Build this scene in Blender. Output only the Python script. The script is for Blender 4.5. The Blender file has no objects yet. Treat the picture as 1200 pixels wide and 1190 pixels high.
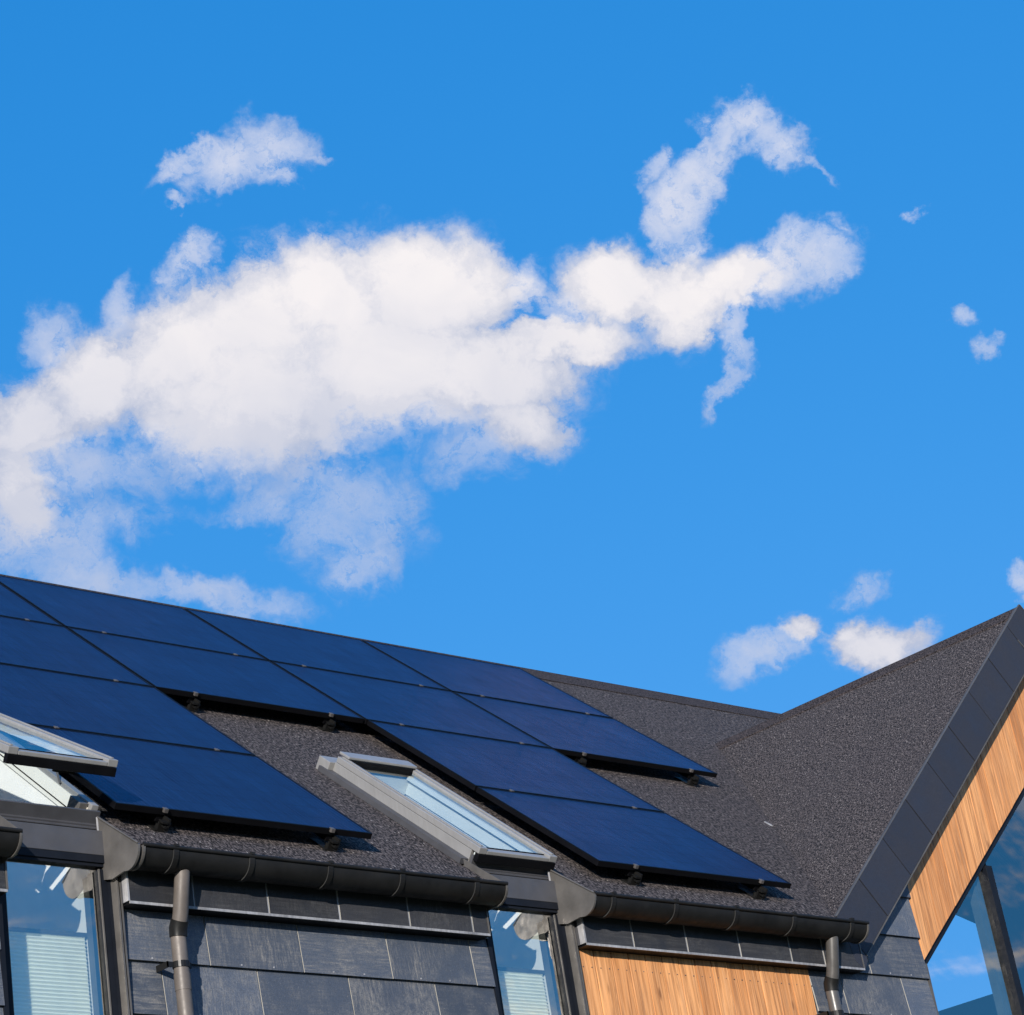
import bpy, bmesh, math, random
from math import sin, cos, radians, pi, atan2, sqrt
from mathutils import Vector, Matrix
random.seed(7)
scene = bpy.context.scene
COL = scene.collection

# ------------------------------------------------------------------ camera
cam_d = bpy.data.cameras.new('camera')
cam = bpy.data.objects.new('camera', cam_d)
COL.objects.link(cam)
RT = Vector((0.79111729, -0.60095613, -0.11395248))
UP = Vector((-0.18136365, -0.40838745, 0.89460993))
FW = Vector((0.58415808, 0.68707454, 0.43207397))
m = Matrix((RT, UP, -FW)).transposed().to_4x4()
m.translation = Vector((-8.84932872, -9.96354969, -3.9833941))
cam.matrix_world = m
cam_d.sensor_fit = 'HORIZONTAL'
cam_d.sensor_width = 36.0
cam_d.lens = 36.0 * 2899.07 / 1200.0
cam_d.shift_x = 0.2322
cam_d.shift_y = -0.0518
cam_d.clip_start = 0.1
cam_d.clip_end = 6000
scene.camera = cam
scene.view_settings.view_transform = 'Standard'
scene.view_settings.look = 'None'
scene.view_settings.gamma = 1.0
scene.view_settings.exposure = 0.30
scene.view_settings.use_curve_mapping = False

# ------------------------------------------------------------------ sun
SUN = Vector((-1.25, -1.0, 0.37)).normalized()       # towards the sun
sd = bpy.data.lights.new('sun', 'SUN')
sd.energy = 4.8
sd.angle = radians(0.5)
sd.color = (1.0, 0.93, 0.84)
sun = bpy.data.objects.new('sun', sd)
COL.objects.link(sun)
sun.rotation_euler = SUN.to_track_quat('Z', 'Y').to_euler()
sun.location = (-40, -32, 30)

# ------------------------------------------------------------------ world: nishita sky with clouds set by direction
world = bpy.data.worlds.new('World')
scene.world = world
world.use_nodes = True
nt = world.node_tree
nt.nodes.clear()

class NT:
    def __init__(s, nt): s.nt = nt; s.n = nt.nodes; s.l = nt.links
    def put(s, node, i, v):
        if v is None: return
        if hasattr(v, 'is_output'): s.l.new(v, node.inputs[i])
        else: node.inputs[i].default_value = v
    def math(s, op, a, b=None, c=None, clamp=False):
        n = s.n.new('ShaderNodeMath'); n.operation = op; n.use_clamp = clamp
        s.put(n, 0, a); s.put(n, 1, b); s.put(n, 2, c); return n.outputs[0]
    def vmath(s, op, a, b=None, sc=None):
        n = s.n.new('ShaderNodeVectorMath'); n.operation = op
        s.put(n, 0, a); s.put(n, 1, b)
        if sc is not None: s.put(n, 3, sc)
        return n.outputs['Value'] if op in ('DOT_PRODUCT', 'LENGTH', 'DISTANCE') else n.outputs[0]
    def noise(s, vec, scale, detail=4, rough=0.55, dist=0.0, color=False, lac=2.0):
        n = s.n.new('ShaderNodeTexNoise'); s.put(n, 'Vector', vec)
        n.inputs['Scale'].default_value = scale; n.inputs['Detail'].default_value = detail
        n.inputs['Roughness'].default_value = rough; n.inputs['Distortion'].default_value = dist
        n.inputs['Lacunarity'].default_value = lac
        return n.outputs['Color' if color else 'Fac']
    def map(s, v, a, b, c=0.0, d=1.0, smooth=False):
        n = s.n.new('ShaderNodeMapRange'); n.interpolation_type = 'SMOOTHSTEP' if smooth else 'LINEAR'
        s.put(n, 0, v); s.put(n, 1, a); s.put(n, 2, b); s.put(n, 3, c); s.put(n, 4, d); return n.outputs[0]
    def mix(s, f, a, b, mode='MIX'):
        n = s.n.new('ShaderNodeMix'); n.data_type = 'RGBA'; n.blend_type = mode
        s.put(n, 0, f)
        for i, v in ((6, a), (7, b)):
            if isinstance(v, tuple) and len(v) == 3: v = (*v, 1.0)
            s.put(n, i, v)
        return n.outputs[2]
    def comb(s, x, y, z):
        n = s.n.new('ShaderNodeCombineXYZ'); s.put(n, 0, x); s.put(n, 1, y); s.put(n, 2, z); return n.outputs[0]
    def sep(s, v):
        n = s.n.new('ShaderNodeSeparateXYZ'); s.put(n, 0, v); return n.outputs
    def mapping(s, v, loc=(0, 0, 0), rot=(0, 0, 0), scale=(1, 1, 1), typ='POINT'):
        n = s.n.new('ShaderNodeMapping'); n.vector_type = typ; s.put(n, 0, v)
        if typ != 'NORMAL': pass
        n.inputs['Location'].default_value = loc; n.inputs['Rotation'].default_value = rot
        n.inputs['Scale'].default_value = scale; return n.outputs[0]

W = NT(nt)
tc = nt.nodes.new('ShaderNodeTexCoord')
D = tc.outputs['Generated']
sky = nt.nodes.new('ShaderNodeTexSky')
sky.sky_type = 'NISHITA'
sky.sun_disc = False
sky.sun_elevation = math.asin(SUN.z)
sky.sun_rotation = atan2(SUN.x, SUN.y)
sky.altitude = 0
sky.air_density = 1.0
sky.dust_density = 0.4
sky.ozone_density = 2.2
sr, sg, sb = W.sep(sky.outputs[0])[0:3]
EX = 10.0 / 2**0.30      # the grade is given for display values; background strength is 0.1
skyc = W.comb(W.math('MULTIPLY', W.math('POWER', W.math('MINIMUM', sr, 5.0), 1.41), 0.0303*EX),
              W.math('MULTIPLY', W.math('POWER', W.math('MINIMUM', sg, 12.0), 0.432), 0.213*EX),
              W.math('MULTIPLY', W.math('POWER', W.math('MINIMUM', sb, 20.0), 0.30), 0.528*EX))

AZ0, EL0 = radians(50), radians(38)
F = Vector((sin(AZ0)*cos(EL0), cos(AZ0)*cos(EL0), sin(EL0)))
X = Vector((cos(AZ0), -sin(AZ0), 0)); Y = X.cross(F)
dF = W.vmath('DOT_PRODUCT', D, tuple(F))
dFc = W.math('MAXIMUM', dF, 0.05)
px = W.math('DIVIDE', W.vmath('DOT_PRODUCT', D, tuple(X)), dFc)
py = W.math('DIVIDE', W.vmath('DOT_PRODUCT', D, tuple(Y)), dFc)
P = W.comb(px, py, 0.0)
w1 = W.noise(P, 13.0, 5, 0.6, color=True)
w2 = W.noise(P, 62.0, 6, 0.66, color=True)
w1 = W.vmath('SCALE', W.vmath('SUBTRACT', w1, (0.5, 0.5, 0.5)), None, 0.045)
w2 = W.vmath('SCALE', W.vmath('SUBTRACT', w2, (0.5, 0.5, 0.5)), None, 0.022)
Pw = W.vmath('MULTIPLY', W.vmath('ADD', W.vmath('ADD', P, w1), w2), (1, 1, 0))
BLOBS = [(-0.0816, -0.1631, 0.041, 0.0307, -0.21, 1.0), (-0.1177, -0.159, 0.0393, 0.0301, -0.21, 1.0), (-0.1521, -0.1634, 0.0382, 0.0326, -0.208, 1.0), (-0.1845, -0.1643, 0.0379, 0.0265, 0.278, 1.0), (-0.2191, -0.1663, 0.0328, 0.0234, 0.226, 0.95), (-0.252, -0.1781, 0.0295, 0.0219, 0.142, 0.9), (-0.1575, -0.1866, 0.0604, 0.0348, -0.206, 0.95), (-0.103, -0.187, 0.0665, 0.0307, -0.207, 1.0), (-0.0625, -0.1991, 0.0418, 0.0216, -0.207, 0.95), (-0.0542, -0.2192, 0.0262, 0.0163, -0.205, 0.75), (-0.0327, -0.1926, 0.0345, 0.0114, -0.119, 0.95), (-0.0059, -0.1731, 0.0257, 0.0183, -0.211, 1.0), (0.0185, -0.1819, 0.0289, 0.0211, -0.21, 0.95), (0.0392, -0.1827, 0.0254, 0.0158, -0.121, 0.85), (0.0597, -0.1836, 0.0185, 0.0112, -0.031, 0.7), (0.0797, -0.1772, 0.015, 0.0111, 0.059, 0.6), (0.0401, -0.2033, 0.0075, 0.0177, -0.118, 0.66), (0.0305, -0.2212, 0.0139, 0.0049, 0.836, 0.6), (0.0281, -0.1449, 0.0091, 0.0173, -0.214, 0.72), (0.0398, -0.1282, 0.0094, 0.0119, -0.216, 0.72), (0.0547, -0.1218, 0.0141, 0.0088, -0.305, 0.72), (0.0685, -0.1318, 0.0115, 0.0074, -0.652, 0.6), (0.0855, -0.1445, 0.0153, 0.0027, -0.652, 0.3), (-0.1663, -0.089, 0.0194, 0.0052, 0.128, 0.55), (-0.1469, -0.0954, 0.0217, 0.0097, -0.042, 0.55), (-0.1275, -0.0922, 0.0146, 0.0111, -0.216, 0.5), (-0.1291, -0.1036, 0.0122, 0.007, -0.215, 0.5), (-0.1713, -0.1034, 0.0071, 0.0028, -0.214, 0.35), (-0.1129, -0.0954, 0.0087, 0.0028, -0.216, 0.3), (-0.1331, -0.2403, 0.0286, 0.023, -0.201, 0.5), (-0.1349, -0.2645, 0.018, 0.0157, -0.199, 0.48), (-0.1613, -0.2345, 0.0216, 0.0112, -0.201, 0.3), (-0.1752, -0.2072, 0.0323, 0.0166, -0.204, 0.6), (-0.2351, -0.2005, 0.04, 0.0168, -0.203, 0.6), (-0.2657, -0.2018, 0.0184, 0.0301, -0.202, 0.75), (-0.2592, -0.2357, 0.035, 0.0209, -0.199, 0.55), (-0.2445, -0.2529, 0.0347, 0.0115, -0.378, 0.7), (-0.1957, -0.2696, 0.0327, 0.0091, -0.342, 0.6), (-0.0769, -0.233, 0.0211, 0.0128, -0.203, 0.4), (-0.1119, -0.2109, 0.0389, 0.0146, -0.205, 0.6), (-0.275, -0.2228, 0.0222, 0.0228, -0.2, 0.65), (0.0282, -0.3362, 0.0217, 0.0097, 0.084, 0.72), (0.0473, -0.3286, 0.0104, 0.0097, -0.196, 0.75), (0.0745, -0.3442, 0.0215, 0.0119, -0.288, 0.85), (0.0671, -0.3363, 0.0104, 0.0089, -0.195, 0.8), (0.0738, -0.314, 0.011, 0.0095, -0.198, 0.42), (0.1292, -0.2151, 0.0057, 0.0052, -0.209, 0.45), (0.1368, -0.2309, 0.0074, 0.0045, -0.388, 0.38), (0.1335, -0.3315, 0.0075, 0.0051, -0.197, 0.55), (0.0191, -0.1289, 0.0054, 0.0062, -0.216, 0.4), (0.1174, -0.1647, 0.004, 0.0031, -0.214, 0.35), (-0.202, -0.1348, 0.0078, 0.0145, -0.563, 0.45), (-0.169, -0.1273, 0.0125, 0.0078, 0.135, 0.6), (-0.2394, -0.1435, 0.0126, 0.0127, -0.209, 0.5), (-0.0447, -0.1648, 0.0121, 0.0159, -0.211, 0.45), (-0.0336, -0.1798, 0.0138, 0.0142, -0.209, 0.45), (-0.0997, -0.2546, 0.0142, 0.0223, -0.2, 0.15), (0.0207, -0.1528, 0.0068, 0.0104, -0.213, 0.6), (0.0353, -0.1342, 0.0081, 0.012, -0.215, 0.7), (0.0465, -0.1221, 0.0094, 0.0082, -0.217, 0.7), (0.0618, -0.1254, 0.0101, 0.0081, -0.393, 0.6), (0.0732, -0.1373, 0.0082, 0.0047, -0.737, 0.45), (0.0328, -0.1618, 0.0068, 0.0062, -0.213, 0.5), (0.0685, -0.1731, 0.0183, 0.0098, 0.149, 0.5), (0.0859, -0.1803, 0.0094, 0.009, -0.212, 0.5), (0.0898, -0.1678, 0.0067, 0.0048, -0.213, 0.35), (-0.1586, -0.2388, 0.0324, 0.0089, -0.111, 0.35), (-0.2245, -0.2331, 0.0256, 0.0132, -0.2, 0.35)]
def gather(blobs, gain, k=0.06):
    fld = None
    for (cx, cy, rx, ry, rot, s_) in blobs:
        q = W.mapping(Pw, (cx, cy, 0), (0, 0, rot), (rx*1.12, ry*1.12, 1.0), 'TEXTURE')
        e = W.math('MULTIPLY', W.math('EXPONENT', W.math('MULTIPLY', W.vmath('DOT_PRODUCT', q, q), -1.55)), s_*gain)
        if fld is None: fld = e
        else:
            n = nt.nodes.new('ShaderNodeMath'); n.operation = 'SMOOTH_MAX'
            nt.links.new(fld, n.inputs[0]); nt.links.new(e, n.inputs[1]); n.inputs[2].default_value = k
            fld = n.outputs[0]
    return fld
field = gather([q for q in BLOBS if q[5] > 0.72], 1.0)
thin = gather([(q[0], q[1], q[2]*1.12, q[3]*1.12, q[4], q[5]) for q in BLOBS if q[5] <= 0.72], 1.2)
mask = W.map(dF, 0.90, 0.94, 0, 1, True)
thin = W.math('MULTIPLY', W.map(thin, 0.05, 1.0, 0.0, 1.0), mask)
field = W.math('MULTIPLY', W.map(field, 0.05, 1.0, 0.0, 1.0), mask)
# the rest of the sky: scattered cumulus of the same kind
zz = W.math('MAXIMUM', W.sep(D)[2], 0.04)
Q = W.vmath('DIVIDE', D, W.comb(zz, zz, zz))
g = W.noise(Q, 0.75, 6, 0.58, 0.3)
gf = W.math('MULTIPLY', W.map(g, 0.52, 0.72, 0, 1, False), W.math('SUBTRACT', 1.0, mask))
field = W.math('MAXIMUM', field, gf)
fb1 = W.noise(W.vmath('ADD', P, W.vmath('SCALE', w1, None, 1.2)), 30.0, 9, 0.60, 0.5)
wisp = W.noise(W.vmath('ADD', P, W.vmath('SCALE', w2, None, 1.4)), 85.0, 7, 0.66, 1.4)
ridge = W.math('SUBTRACT', 1.0, W.math('MULTIPLY', W.math('ABSOLUTE', W.math('SUBTRACT', wisp, 0.5)), 5.0), clamp=True)
fb = W.math('ADD', W.math('MULTIPLY', W.math('SUBTRACT', fb1, 0.5), 0.78), W.math('MULTIPLY', W.math('SUBTRACT', wisp, 0.5), 0.42))
dens = W.math('ADD', field, fb)
core = W.map(dens, 0.14, 0.50, 0.0, 1.0, True)
core = W.math('MULTIPLY', core, W.map(field, 0.03, 0.18, 0, 1, True))
core = W.math('MULTIPLY', core, W.map(field, 0.12, 0.50, 0.55, 1.0))
vf = W.math('MAXIMUM', field, thin)
veil = W.math('MULTIPLY', W.map(W.math('ADD', vf, W.math('MULTIPLY', W.math('SUBTRACT', fb1, 0.5), 1.3)), 0.05, 0.42, 0, 1, True), W.map(vf, 0.015, 0.12, 0, 1, True))
veil = W.math('MULTIPLY', veil, W.math('ADD', 0.05, W.math('MULTIPLY', ridge, 0.26)))
fbt = W.math('ADD', W.math('MULTIPLY', W.math('SUBTRACT', fb1, 0.5), 1.5), W.math('MULTIPLY', W.math('SUBTRACT', wisp, 0.5), 0.40))
tcore = W.math('MULTIPLY', W.map(W.math('ADD', thin, fbt), 0.00, 1.15, 0, 0.62, True), W.map(thin, 0.02, 0.24, 0, 1, True))
tcore = W.math('MULTIPLY', tcore, W.map(wisp, 0.34, 0.64, 0.78, 1.12))
alpha = W.math('SUBTRACT', 1.0, W.math('MULTIPLY', W.math('MULTIPLY', W.math('SUBTRACT', 1.0, core), W.math('SUBTRACT', 1.0, tcore)), W.math('SUBTRACT', 1.0, veil)))
lit = W.noise(W.vmath('ADD', P, (0.005, 0.004, 3.0)), 20.0, 6, 0.55, 0.6)
thick = W.map(dens, 0.25, 0.85, 0, 1, True)
top = W.map(W.math('SUBTRACT', py, W.math('MULTIPLY', px, -0.20)), -0.245, -0.15, -0.30, 0.28)
cl_t = W.math('ADD', W.math('ADD', W.math('MAXIMUM', W.math('MULTIPLY', thick, 0.78), W.math('MULTIPLY', W.map(thin, 0.05, 0.4), 0.62)), top), W.math('MULTIPLY', W.math('SUBTRACT', lit, 0.47), 0.75), clamp=True)
cloudc = W.mix(cl_t, (0.52, 0.57, 0.72), (0.97, 0.925, 0.93))
bg_s = nt.nodes.new('ShaderNodeBackground'); bg_s.inputs[1].default_value = 0.10
nt.links.new(skyc, bg_s.inputs[0])
bg_c = nt.nodes.new('ShaderNodeBackground'); bg_c.inputs[1].default_value = 0.79
nt.links.new(cloudc, bg_c.inputs[0])
mxs = nt.nodes.new('ShaderNodeMixShader')
alpha = W.math('MULTIPLY', alpha, 0.99)
alpha = W.math('MULTIPLY', alpha, W.map(W.sep(D)[2], 0.0, 0.05, 0, 1, True))
nt.links.new(alpha, mxs.inputs[0]); nt.links.new(bg_s.outputs[0], mxs.inputs[1]); nt.links.new(bg_c.outputs[0], mxs.inputs[2])
wo = nt.nodes.new('ShaderNodeOutputWorld')
nt.links.new(mxs.outputs[0], wo.inputs[0])

# ------------------------------------------------------------------ mesh helpers
class MB:
    def __init__(s): s.v = []; s.f = []; s.mi = []
    def hexa(s, p, mi=0):
        """p: 8 points, 0-3 bottom ring, 4-7 top ring, same winding"""
        b = len(s.v); s.v += [tuple(q) for q in p]
        for f in ((3,2,1,0),(4,5,6,7),(0,1,5,4),(1,2,6,5),(2,3,7,6),(3,0,4,7)):
            s.f.append([b+i for i in f]); s.mi.append(mi)
        return s
    def box(s, x0, x1, y0, y1, z0, z1, mi=0):
        return s.hexa([(x0,y0,z0),(x1,y0,z0),(x1,y1,z0),(x0,y1,z0),(x0,y0,z1),(x1,y0,z1),(x1,y1,z1),(x0,y1,z1)], mi)
    def rbox(s, x0, x1, u0, u1, o0, o1, mi=0, F=None):
        F = F or RP
        return s.hexa([F(x0,u0,o0),F(x1,u0,o0),F(x1,u1,o0),F(x0,u1,o0),F(x0,u0,o1),F(x1,u0,o1),F(x1,u1,o1),F(x0,u1,o1)], mi)
    def poly(s, pts, off, mi=0):
        """pts: outline of the top, off: vector to the other side"""
        b = len(s.v); n = len(pts); off = Vector(off)
        s.v += [tuple(p) for p in pts] + [tuple(Vector(p)+off) for p in pts]
        s.f.append([b+i for i in range(n)]); s.mi.append(mi)
        s.f.append([b+n+i for i in reversed(range(n))]); s.mi.append(mi)
        for i in range(n):
            j = (i+1) % n
            s.f.append([b+i, b+n+i, b+n+j, b+j]); s.mi.append(mi)
        return s
    def tube(s, path, r, n=16, caps=True, mi=0):
        path = [Vector(p) for p in path]; b = len(s.v); k = len(path)
        rr = r if isinstance(r, (list, tuple)) else [r]*k
        for i, p in enumerate(path):
            t = ((path[min(i+1,k-1)]-p).normalized() + (p-path[max(i-1,0)]).normalized()).normalized()
            a = t.cross(Vector((1,0,0))) if abs(t.x) < 0.9 else t.cross(Vector((0,0,1)))
            a.normalize(); c = t.cross(a)
            for j in range(n):
                an = 2*pi*j/n; s.v.append(tuple(p + (a*cos(an)+c*sin(an))*rr[i]))
        for i in range(k-1):
            for j in range(n):
                j2 = (j+1) % n
                s.f.append([b+i*n+j, b+i*n+j2, b+(i+1)*n+j2, b+(i+1)*n+j]); s.mi.append(mi)
        if caps:
            s.f.append([b+j for j in reversed(range(n))]); s.mi.append(mi)
            s.f.append([b+(k-1)*n+j for j in range(n)]); s.mi.append(mi)
        return s
    def build(s, name, mats, parent=None, smooth=False, bevel=0.0, label=None):
        me = bpy.data.meshes.new(name)
        me.from_pydata(s.v, [], s.f)
        mats = mats if isinstance(mats, (list, tuple)) else [mats]
        for q in mats: me.materials.append(q)
        for p, i in zip(me.polygons, s.mi): p.material_index = i
        bm = bmesh.new(); bm.from_mesh(me)
        bmesh.ops.recalc_face_normals(bm, faces=bm.faces)
        if bevel:
            bmesh.ops.bevel(bm, geom=[e for e in bm.edges if len(e.link_faces) == 2 and e.calc_face_angle(0) > 0.6], offset=bevel, segments=2, profile=0.6, affect='EDGES')
        bm.to_mesh(me); bm.free()
        if smooth:
            for p in me.polygons: p.use_smooth = True
            try: me.set_sharp_from_angle(angle=radians(40))
            except Exception: pass
        o = bpy.data.objects.new(name, me); COL.objects.link(o)
        if parent is not None: o.parent = parent
        if label: o['label'] = label
        return o

def link_copy(src, parent=None):
    c = src.copy(); COL.objects.link(c)
    if parent is not None: c.parent = parent
    return c

def empty(name, loc=(0,0,0), parent=None):
    o = bpy.data.objects.new(name, None); COL.objects.link(o); o.location = loc
    o.empty_display_size = 0.3
    if parent: o.parent = parent
    return o

# ------------------------------------------------------------------ materials
def newmat(name):
    mt = bpy.data.materials.new(name); mt.use_nodes = True
    n = NT(mt.node_tree); b = mt.node_tree.nodes['Principled BSDF']
    t = mt.node_tree.nodes.new('ShaderNodeTexCoord')
    return mt, n, b, t.outputs['Object'], mt.node_tree.nodes['Material Output']
def setb(b, n, color=None, rough=None, metal=None, spec=None, bump=None, bdist=0.002, bstr=1.0):
    if color is not None:
        if isinstance(color, tuple): b.inputs['Base Color'].default_value = (*color, 1)
        else: n.l.new(color, b.inputs['Base Color'])
    for k, v in (('Roughness', rough), ('Metallic', metal), ('Specular IOR Level', spec)):
        if v is not None: n.put(b, k, v)
    if bump is not None:
        bp = n.n.new('ShaderNodeBump'); bp.inputs['Distance'].default_value = bdist; bp.inputs['Strength'].default_value = bstr
        n.l.new(bump, bp.inputs['Height']); n.l.new(bp.outputs[0], b.inputs['Normal'])

def metal_mat(name, col, rough=0.45, metal=0.0, var=0.25, spec=0.5, streak=0.0):
    mt, n, b, P, o = newmat(name)
    f = n.noise(P, 7.0, 5, 0.6)
    f2 = n.noise(n.mapping(P, scale=(60, 60, 4)), 1.0, 3, 0.6)
    ff = n.math('ADD', n.math('MULTIPLY', f, 1.0-streak), n.math('MULTIPLY', f2, streak))
    c = n.mix(n.map(ff, 0.3, 0.7), tuple(x*(1-var) for x in col), tuple(min(1, x*(1+var)) for x in col))
    r = n.map(n.noise(P, 15.0, 4), 0.3, 0.7, rough*0.8, min(1, rough*1.25))
    setb(b, n, c, r, metal, spec, n.noise(P, 4.0, 3), 0.004, 0.25)
    return mt

M = {}
def felt_mat(name, ang, stretch):
    mt, n, b, P, o = newmat(name)
    M[name] = mt
    if ang is None:      # front slope: stretch the grain a little up the slope
        xs, ys, zs = n.sep(P)[0:3]
        uu = n.math('ADD', n.math('MULTIPLY', ys, 0.7688), n.math('MULTIPLY', zs, 0.6395))
        Q = n.comb(xs, n.math('MULTIPLY', uu, stretch), 0.0)
    else:
        xs, ys, zs = n.sep(P)[0:3]
        uu = n.math('ADD', n.math('MULTIPLY', xs, 0.7455), n.math('MULTIPLY', zs, 0.6665))
        Q = n.comb(ys, n.math('MULTIPLY', uu, stretch), 0.0)
    n1 = n.noise(Q, 86.0, 1, 0.6, 0.5); n2 = n.noise(Q, 150.0, 2, 0.8); n3 = n.noise(P, 1.3, 5, 0.6); n4 = n.noise(Q, 17.0, 3, 0.6)
    sp = n.math('ADD', n.math('MULTIPLY', n1, 0.62), n.math('ADD', n.math('MULTIPLY', n2, 0.30), n.math('MULTIPLY', n4, 0.08)))
    c = n.mix(n.map(sp, 0.455, 0.575), (0.0025, 0.0022, 0.0024), (0.132, 0.110, 0.104))
    vo = n.n.new('ShaderNodeTexVoronoi'); n.l.new(Q, vo.inputs['Vector']); vo.inputs['Scale'].default_value = 60
    rr = n.sep(vo.outputs['Color'])[0]
    c = n.mix(n.math('MULTIPLY', n.map(vo.outputs['Distance'], 0.16, 0.30, 0.8, 0.0), n.map(rr, 0.84, 0.90, 0, 1)), c, (0.48, 0.43, 0.39))
    c = n.mix(n.map(n3, 0.35, 0.65, 0.0, 0.22), c, (0.05, 0.045, 0.048))
    setb(b, n, c, 0.9, 0, 0.25, sp, 0.012, 0.9)
felt_mat('felt', None, 0.42)
felt_mat('felt_gable', 1, 0.75)

M['felt_dark'], n, b, P, o = newmat('mineral_felt_cap')
n1 = n.noise(P, 90.0, 2, 0.7)
setb(b, n, n.mix(n.map(n1, 0.42, 0.60), (0.004, 0.0035, 0.004), (0.082, 0.066, 0.064)), 0.9, 0, 0.2, n1, 0.004, 0.6)

def slate_mat(name, base, pale, amt, vary=0.24):
    mt, n, b, P, o = newmat(name)
    oi = n.n.new('ShaderNodeObjectInfo'); rnd = oi.outputs['Random']
    off = n.comb(n.math('MULTIPLY', rnd, 37.0), n.math('MULTIPLY', rnd, 11.0), n.math('MULTIPLY', rnd, 23.0))
    Q = n.vmath('ADD', P, off)
    hs = n.noise(n.mapping(Q, scale=(5, 5, 85)), 1.0, 7, 0.72, 0.3)
    vs = n.noise(n.mapping(Q, scale=(95, 10, 12)), 1.0, 7, 0.75, 0.6)
    bl = n.noise(Q, 5.0, 4, 0.6)
    pick = n.map(n.noise(off, 0.9, 1), 0.35, 0.65)
    st = n.mix(pick, hs, vs)
    st = n.math('MULTIPLY', n.map(st, 0.46, 0.68), n.map(bl, 0.36, 0.64))
    fine = n.noise(Q, 160, 3, 0.7)
    tone = n.mix(n.map(n.math('FRACT', n.math('MULTIPLY', rnd, 7.31)), 0, 1), tuple(x*(1-vary) for x in base), tuple(x*(1+vary) for x in base))
    c = n.mix(n.math('MULTIPLY', st, amt), tone, pale)
    big = n.map(n.noise(Q, 2.6, 3, 0.6), 0.50, 0.68, 0.0, amt*0.55)
    c = n.mix(n.math('MULTIPLY', big, n.map(n.noise(Q, 34, 5, 0.75), 0.40, 0.62)), c, pale)
    spk = n.map(n.noise(Q, 95, 3, 0.8), 0.60, 0.72, 0, amt*0.5)
    c = n.mix(spk, c, pale)
    c = n.mix(n.map(fine, 0.35, 0.65, 0.55, 0.0), c, tuple(x*0.45 for x in base))
    setb(b, n, c, n.map(bl, 0.3, 0.7, 0.5, 0.75), 0, 0.4, n.math('ADD', fine, n.math('MULTIPLY', hs, 0.8)), 0.0015, 0.6)
    return mt
M['slate'] = slate_mat('fibre_slate', (0.074, 0.091, 0.124), (0.36, 0.335, 0.295), 0.8, 0.30)
M['slate_dark'] = slate_mat('dark_slate', (0.029, 0.032, 0.046), (0.10, 0.11, 0.13), 0.06, 0.05)
M['slate_smooth'] = slate_mat('fascia_slate', (0.030, 0.031, 0.036), (0.25, 0.25, 0.25), 0.25)
M['slate_edge'] = metal_mat('cut_slate_edge', (0.36, 0.35, 0.32), 0.8, 0, 0.2)
M['gutter'] = metal_mat('dark_grey_gutter', (0.012, 0.012, 0.012), 0.58, 0.0, 0.35, 0.22)
M['gutter_rim'] = metal_mat('gutter_edge', (0.055, 0.055, 0.055), 0.4, 0.3, 0.2)
M['zinc'] = metal_mat('grey_flashing', (0.098, 0.092, 0.086), 0.5, 0.15, 0.25)
M['trim'] = metal_mat('pale_trim_strip', (0.30, 0.30, 0.31), 0.5, 0.15, 0.5, streak=0.4)
M['anthracite'] = metal_mat('anthracite_sheet', (0.060, 0.060, 0.066), 0.55, 0.0, 0.15)
M['frame_dark'] = metal_mat('dark_window_frame', (0.008, 0.010, 0.015), 0.5, 0, 0.2, 0.15)
M['pipe'] = metal_mat('brown_grey_pipe', (0.125, 0.107, 0.094), 0.5, 0.1, 0.2)
M['pipe_grey'] = metal_mat('dark_grey_pipe', (0.078, 0.074, 0.070), 0.36, 0.1, 0.2)
M['pipe_dark'] = metal_mat('black_clip', (0.010, 0.010, 0.010), 0.4, 0, 0.2, 0.25)
M['black'] = metal_mat('black_anodised', (0.004, 0.004, 0.005), 0.5, 0, 0.2, 0.12)
M['clamp'] = metal_mat('bare_clamp', (0.11, 0.10, 0.095), 0.5, 0.3)
M['sky_grey'] = metal_mat('grey_roof_window_cladding', (0.285, 0.28, 0.272), 0.38, 0.2, 0.12, streak=0.5)
M['white'] = metal_mat('white_paint', (0.80, 0.77, 0.68), 0.5, 0, 0.03)
M['plaster'] = metal_mat('white_plaster', (0.84, 0.82, 0.77), 0.9, 0, 0.04)
M['blind'] = metal_mat('pale_green_blind', (0.92, 0.92, 0.78), 0.8, 0, 0.05)
M['render_wall'] = metal_mat('pale_render', (0.42, 0.41, 0.39), 0.9, 0, 0.12)
M['soffit'] = metal_mat('dark_red_soffit', (0.16, 0.062, 0.034), 0.7, 0, 0.3)
M['core'] = metal_mat('wall_core', (0.05, 0.052, 0.058), 0.9, 0, 0.2)

# timber boards
M['timber'], n, b, P, o = newmat('larch_boards')
oi = n.n.new('ShaderNodeObjectInfo'); rnd = oi.outputs['Random']
off = n.comb(n.math('MULTIPLY', rnd, 31.0), n.math('MULTIPLY', rnd, 17.0), n.math('MULTIPLY', rnd, 47.0))
Q = n.vmath('ADD', P, off)
gr = n.noise(n.mapping(Q, scale=(38, 38, 1.5)), 1.0, 6, 0.6, 1.4)
gr2 = n.noise(n.mapping(Q, scale=(160, 160, 3.5)), 1.0, 3, 0.6, 0.3)
kn = n.n.new('ShaderNodeTexVoronoi'); n.l.new(n.mapping(Q, scale=(9, 9, 2.6)), kn.inputs['Vector']); kn.inputs['Scale'].default_value = 1.0
tone = n.mix(n.math('FRACT', n.math('MULTIPLY', rnd, 5.7)), (0.54, 0.21, 0.066), (0.82, 0.39, 0.150))
c = n.mix(n.map(gr, 0.40, 0.66), tone, (0.33, 0.135, 0.048))
c = n.mix(n.map(gr2, 0.45, 0.75, 0, 0.35), c, (0.74, 0.47, 0.27))
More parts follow.
